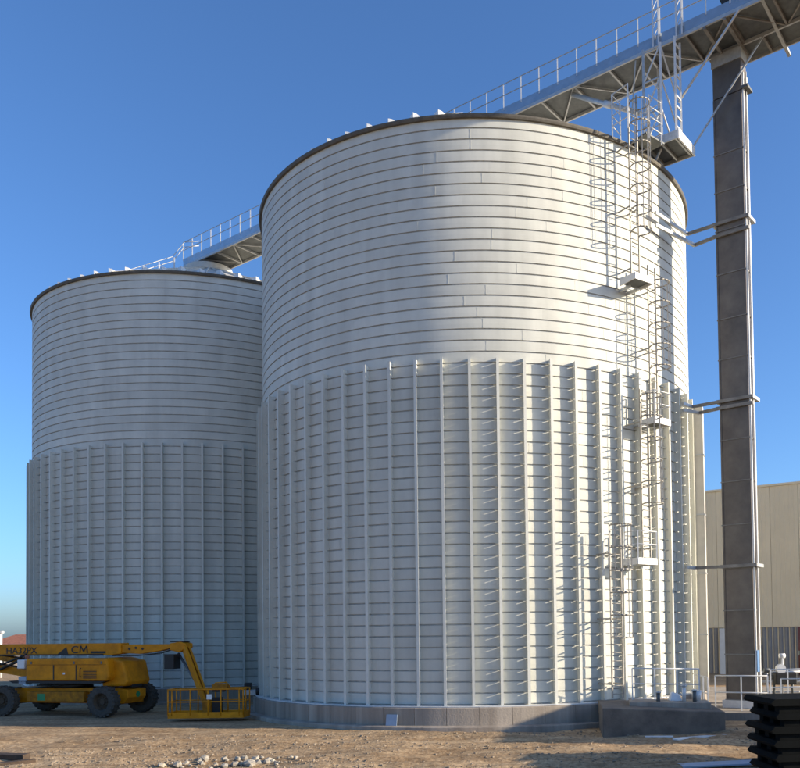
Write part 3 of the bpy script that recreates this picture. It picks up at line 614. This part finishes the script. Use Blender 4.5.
for i in range(7):
    x = 11.7 + i * 0.36 + random.uniform(-.08, .08); h = random.uniform(0.9, 2.1)
    MB().tube((x, 35.4, 0.3), (x, 35.4, 0.3 + h), 0.05, 8).build('riser_pipe', M['galvw' if i % 2 else 'galvd'], va, base=b)
    MB().tube((x - 0.12, 35.4, 0.3 + h), (x + 0.12, 35.4, 0.3 + h), 0.1, 10).build('valve_body', M['white' if i % 3 == 0 else 'galvd'], va, base=b)
for z in (0.75, 1.2, 1.6): MB().tube((11.6, 35.45, z), (14.2, 35.6, z), 0.045, 8).build('manifold_pipe', M['galvw'], va, base=b)
MB().tube((12.55, 35.2, 1.75), (12.55, 35.0, 1.75), 0.2, 16).build('pump_head', M['white'], va, base=b)
MB().box((12.75, 35.2, 1.35), (0.9, 0.5, 0.5)).build('motor', M['black'], va, base=b, bevel=0.05)
for i, (x, y, z, s, ma, nm, lab, cat) in enumerate(((6.9, 29.9, 0.925, 0.24, 'white', 'sack', 'small white sack lying on the pit wall by the railing', 'sack'), (7.7, 30.0, 0.905, 0.2, 'galvw', 'paint_bucket', 'small pale bucket on the pit wall near the railing end', 'bucket'))):
    if i == 0: MB().hexa([(x - s, y - s, z), (x + s, y - s, z), (x + s, y + s, z), (x - s, y + s, z), (x - s * .6, y - s * .5, z + .3), (x + s * .7, y - s * .4, z + .22), (x + s * .6, y + s * .5, z + .26), (x - s * .5, y + s * .5, z + .34)]).build(nm, M[ma], bevel=0.06)
    else: MB().tube((x, y, z), (x, y, z + 0.36), s * .7, 14, s * .9).build(nm, M[ma])
    o = bpy.data.objects[nm]; tag(o, lab, cat)
# fan unit and board beside the plinth
fp = sp(-72, 10.62, 0.8); fu = thing('aeration_fan', 'small dark fan unit sitting on the plinth edge near the lift basket', 'fan', fp)
MB().box((0, 0, 0.14), (0.62, 0.4, 0.24)).build('fan_casing', M['galv'], fu, bevel=0.03)
MB().tube((0.3, -0.1, 0.2), (0.55, -0.1, 0.2), 0.17, 16).build('fan_inlet', M['black'], fu)
MB().box((-0.1, 0, 0.42), (0.3, 0.3, 0.3)).build('motor', M['black'], fu, bevel=0.04)
q = sp(-17.3, 10.62, 0.36); o = MB().box((0, 0, 0), (0.42, 0.02, 0.40), Matrix.Rotation(R(-12), 3, 'X')).build('leaning_board', M['bluep'], None, q); o.rotation_euler[2] = R(-17)
tag(o, 'small pale blue board leaning on the sunlit silo plinth', 'board')

# ------------------------------------------------------------------ hall behind
HA = V(16.5, 65.0); HD = V(0.85, -0.527).normalized(); HN = V(HD.y, -HD.x)
def hp(a, b, z): q = HA + HD * a - HN * b; return V(q.x, q.y, z)
hall = thing('industrial_hall', 'long beige clad industrial hall behind the elevator tower', 'building', hp(0, 0, 0)); hb = hall.location.copy()
def hbox(a0, a1, b0, b1, z0, z1, nm, ma, par=hall): return MB().hexa([hp(a, b, z) for z in (z0, z1) for a, b in ((a0, b0), (a1, b0), (a1, b1), (a0, b1))]).build(nm, M[ma], par, base=hb)
core = hbox(-11.9, 37.9, 0.12, 30, 0, 13.9, 'wall', 'hall')
pm = MB().hexa([V(0, 0, 0) + HD.to_3d() * a - HN.to_3d() * b_ + V(0, 0, z) for z in (3.52, 13.95) for a, b_ in ((0.012, 0), (1.988, 0), (1.988, 0.118), (0.012, 0.118))])
for q_ in (0.33, 0.66, 1.0, 1.33, 1.66):
    pm.hexa([HD.to_3d() * a - HN.to_3d() * b_ + V(0, 0, z) for z in (3.53, 13.94) for a, b_ in ((q_ - 0.05, 0.002), (q_ - 0.025, -0.022), (q_ + 0.025, -0.022), (q_ + 0.05, 0.002))])
pm = pm.mesh('wall_panel', M['hall'])
for k in range(25): link('wall_panel', pm, hall, (HD * (-12 + 2 * k)).to_3d())
sh = MB(); a = -12
while a < 38:
    sh.hexa([hp(x, y, z) for z in (0, 3.49) for x, y in ((a, 0.11), (a + 0.10, 0.02), (a + 0.22, 0.02), (a + 0.32, 0.11))]); a += 0.4
tag(sh.build('corrugated_sheet', M['hallg'], hall, base=hb), kind='stuff')
hbox(-12.05, 38.05, -0.08, 0.4, 13.96, 14.12, 'roof_trim', 'hall'); hbox(-12, 38, 0.4, 30, 13.91, 14.0, 'roof', 'hallg')
for a in (2.2, 14.5, 24): hbox(a, a + 0.55, -0.5, 0.0, 0, 3.46, 'pilaster', 'white')
MB().tube(hp(7.9, -0.15, 0), hp(7.9, -0.15, 3.5), 0.1, 10).build('downpipe', M['red'], hall, base=hb)
hbox(3.4, 5.2, 0.0, 0.019, 0.0, 2.2, 'door', 'hallg')

# ------------------------------------------------------------------ far house and post at left
hs = thing('distant_house', 'distant low house with red tiled roof beyond the lift', 'house', (-52, 96, 0))
MB().bx(-4.2, 6, -3, 4, 0, 2.3).build('wall', M['plaster'], hs)
rf = MB(); rf.hexa([(-4.6, -3.5, 2.3), (6.4, -3.5, 2.3), (6.4, 4.5, 2.3), (-4.6, 4.5, 2.3), (-1.6, 0.4, 3.85), (3.4, 0.4, 3.85), (3.4, 0.6, 3.85), (-1.6, 0.6, 3.85)]).build('roof', M['tile'], hs)
MB().bx(-2.2, -1.0, -3.05, -2.98, 0.7, 1.9).build('window', M['glass'], hs)
MB().bx(1.2, 2.4, -3.05, -2.98, 0.7, 1.9).build('window', M['glass'], hs)
o = MB().tube((-41.9, 73, 0), (-41.9, 73, 3.9), 0.14, 10).box((-41.9, 73, 3.98), (0.4, 0.4, 0.16)).build('white_post', M['white'])
tag(o, 'slim white post standing beyond the rear of the lift', 'post')

# ------------------------------------------------------------------ black pallets at the right
NP = 10; ph_ = 0.2305
pal = []
for k in range(NP):
    dx = random.uniform(-0.05, 0.05) - (0.06 if k == NP - 1 else 0); z = k * ph_
    lab = 'black pallet, ' + ('topmost of', 'second from the top of', 'third from the top of', 'fourth from the top of', 'fifth from the top of', 'sixth from the top of', 'fourth from the bottom of', 'third from the bottom of', 'second from the bottom of', 'lowest of')[NP - 1 - k] + ' the tall dark stack'
    p = thing('black_pallet', lab, 'pallet', (6.27 + dx, 14.6, z), R(4 + random.uniform(-1.5, 1.5)), 'black pallets in the tall stack')
    if k == 0:
        d_ = MB()
        dk = MB().prism([(-1.42, 0.115), (1.42, 0.115), (1.46, 0.16), (1.40, 0.229), (-1.40, 0.229), (-1.46, 0.16)], -0.6, 0.6).mesh('deck_board', M['pallet'])
        rn = MB().bx(-1.3, 1.3, -0.09, 0.09, 0.0, 0.112).mesh('runner', M['pallet'])
    link('deck_board', dk, p)
    for y in (-0.45, 0, 0.45): link('runner', rn, p, (0, y, 0))

# ------------------------------------------------------------------ rubble, timber, debris
def rock(seed, n=1):
    rd = random.Random(seed); m = MB()
    ph = (1 + 5 ** .5) / 2; vs_ = [V(*p).normalized() for p in ((-1, ph, 0), (1, ph, 0), (-1, -ph, 0), (1, -ph, 0), (0, -1, ph), (0, 1, ph), (0, -1, -ph), (0, 1, -ph), (ph, 0, -1), (ph, 0, 1), (-ph, 0, -1), (-ph, 0, 1))]
    fs = [(0, 11, 5), (0, 5, 1), (0, 1, 7), (0, 7, 10), (0, 10, 11), (1, 5, 9), (5, 11, 4), (11, 10, 2), (10, 7, 6), (7, 1, 8), (3, 9, 4), (3, 4, 2), (3, 2, 6), (3, 6, 8), (3, 8, 9), (4, 9, 5), (2, 4, 11), (6, 2, 10), (8, 6, 7), (9, 8, 1)]
    s3 = V(rd.uniform(.8, 1.3), rd.uniform(.7, 1.1), rd.uniform(.5, .85))
    m.v = [tuple(v * rd.uniform(.72, 1.18) * s3 if 0 else V(v.x * s3.x, v.y * s3.y, v.z * s3.z) * rd.uniform(.72, 1.18)) for v in vs_]; m.f = fs; m.mi = [0] * 20; m.sm = [False] * 20
    return m
rock_mes = [rock(i).mesh('rubble_stone', M['stone']) for i in range(8)]
rd = random.Random(3)
for i in range(80):
    t = rd.random(); x = -8.75 + 3.3 * t + rd.gauss(0, 0.2); y = 23.1 + rd.gauss(0, 0.5) + 0.25 * math.sin(t * 5)
    s = rd.choice((0.035, 0.045, 0.055, 0.07, 0.09, 0.14)) * rd.uniform(.8, 1.2)
    o = link('rubble_stone', rd.choice(rock_mes), None, (x, y, gz(x, y) + s * 0.35), rd.uniform(0, 6)); o.scale = (s, s, s)
    tag(o, 'pale broken stone in the rubble scatter on the bare ground', 'stone', 'pale rubble stones on the ground')
gm = MB(); rr = [rock(50 + i) for i in range(6)]
for i in range(14000):
    x = rd.uniform(-16, 10); y = 20.5 + 9.0 * rd.random() ** 1.3
    dens = noise.noise((x * 0.35, y * 0.6, 7.7)) + (0.35 if x < -3 and y < 26 else -0.05)
    if rd.random() > 0.45 + dens: continue
    if (x - C1.x) ** 2 + (y - C1.y) ** 2 < 121: continue
    s = 0.010 + 0.038 * rd.random() ** 4; a = rd.uniform(0, 6.28); c_, s_ = math.cos(a) * s, math.sin(a) * s; o = len(gm.v); z = gz(x, y) + s * .3; q = rr[i % 6]
    gm.v += [(x + p[0] * c_ - p[1] * s_, y + p[0] * s_ + p[1] * c_, z + p[2] * s) for p in q.v]; gm.f += [tuple(o + k for k in f_) for f_ in q.f]
gm.mi = [0] * len(gm.f); gm.sm = [False] * len(gm.f)
tag(gm.build('loose_gravel', M['gravel']), 'loose gravel and small clods strewn over the dirt', 'gravel', kind='stuff')
for i, (x, y, L, w, h, a, ma, nm, lab) in enumerate(((-13.45, 23.9, 1.3, 0.30, 0.17, -20, 'wood', 'timber_beam', 'thick dark timber offcut lying near the rubble'), (-12.9, 23.3, 0.9, 0.2, 0.14, 40, 'wood', 'timber_block', 'shorter dark timber lying across the thick offcut'),
        (7.1, 27.3, 1.9, 0.18, 0.06, 16, 'galvw', 'pale_plank', 'long pale plank lying before the pit wall'), (5.7, 27.0, 0.9, 0.2, 0.05, -14, 'galvw', 'short_plank', 'short pale plank lying before the pit wall'),
        (6.3, 26.6, 0.5, 0.25, 0.05, 30, 'white', 'scrap_board', 'small white scrap board on the shaded dirt'), (6.1, 21.2, 2.2, 0.5, 0.05, 2, 'bluep', 'pale_sheet', 'pale bluish sheet lying on the ground beside the black pallets'))):
    o = MB().hexa([(-L / 2, -w / 2, 0), (L / 2, -w * .42, 0), (L / 2 * .97, w / 2, 0), (-L / 2 * 1.02, w * .45, 0), (-L / 2, -w / 2, h), (L / 2, -w * .42, h * .9), (L / 2 * .97, w / 2, h * .95), (-L / 2 * 1.02, w * .45, h)]).build(nm, M[ma], None, (x, y, gz(x, y) - 0.01), bevel=0.008)
    o.rotation_euler = (R(2), R(-1.5), R(a)); tag(o, lab, {'wood': 'timber', 'bluep': 'sheet'}.get(ma, 'plank'))

# ------------------------------------------------------------------ unseen containers added outside the view at right to cast shade across the yard
cm_ = MB().bx(-1.2, 1.2, -3.0, 3.0, 0.12, 2.5)
for y in range(-14, 15): cm_.bx(-1.235, -1.2, y * 0.2 - 0.06, y * 0.2 + 0.06, 0.2, 2.42); cm_.bx(1.2, 1.235, y * 0.2 - 0.06, y * 0.2 + 0.06, 0.2, 2.42)
cbody = cm_.mesh('container_wall', M['rust'])
cf = MB()
for x in (-1.2, 1.2):
    for y in (-3.0, 3.0): cf.bx(x - 0.08, x + 0.08, y - 0.08, y + 0.08, 0, 2.6)
    cf.bx(x - 0.06, x + 0.06, -2.92, 2.92, 0.0, 0.115); cf.bx(x - 0.06, x + 0.06, -2.92, 2.92, 2.505, 2.6)
cfr = cf.mesh('corner_frame', M['rust'])
cdo = MB().bx(-0.45, 0.45, -3.04, -3.003, 0.2, 2.2).mesh('door', M['rust'])
for x, y, z, lab in ((18.6, 26.6, 0, 'unseen rust brown container added for its shade, carrying a second container'), (18.6, 26.6, 2.61, 'unseen rust brown container added for its shade, stacked on another container'), (10.75, 19.4, 0, 'single unseen rust brown container added for its shade beyond the black pallets')):
    t = thing('shade_container', lab, 'container', (x, y, z), 0, 'unseen rust brown containers added for shade')
    link('container_wall', cbody, t); link('corner_frame', cfr, t); link('door', cdo, t)
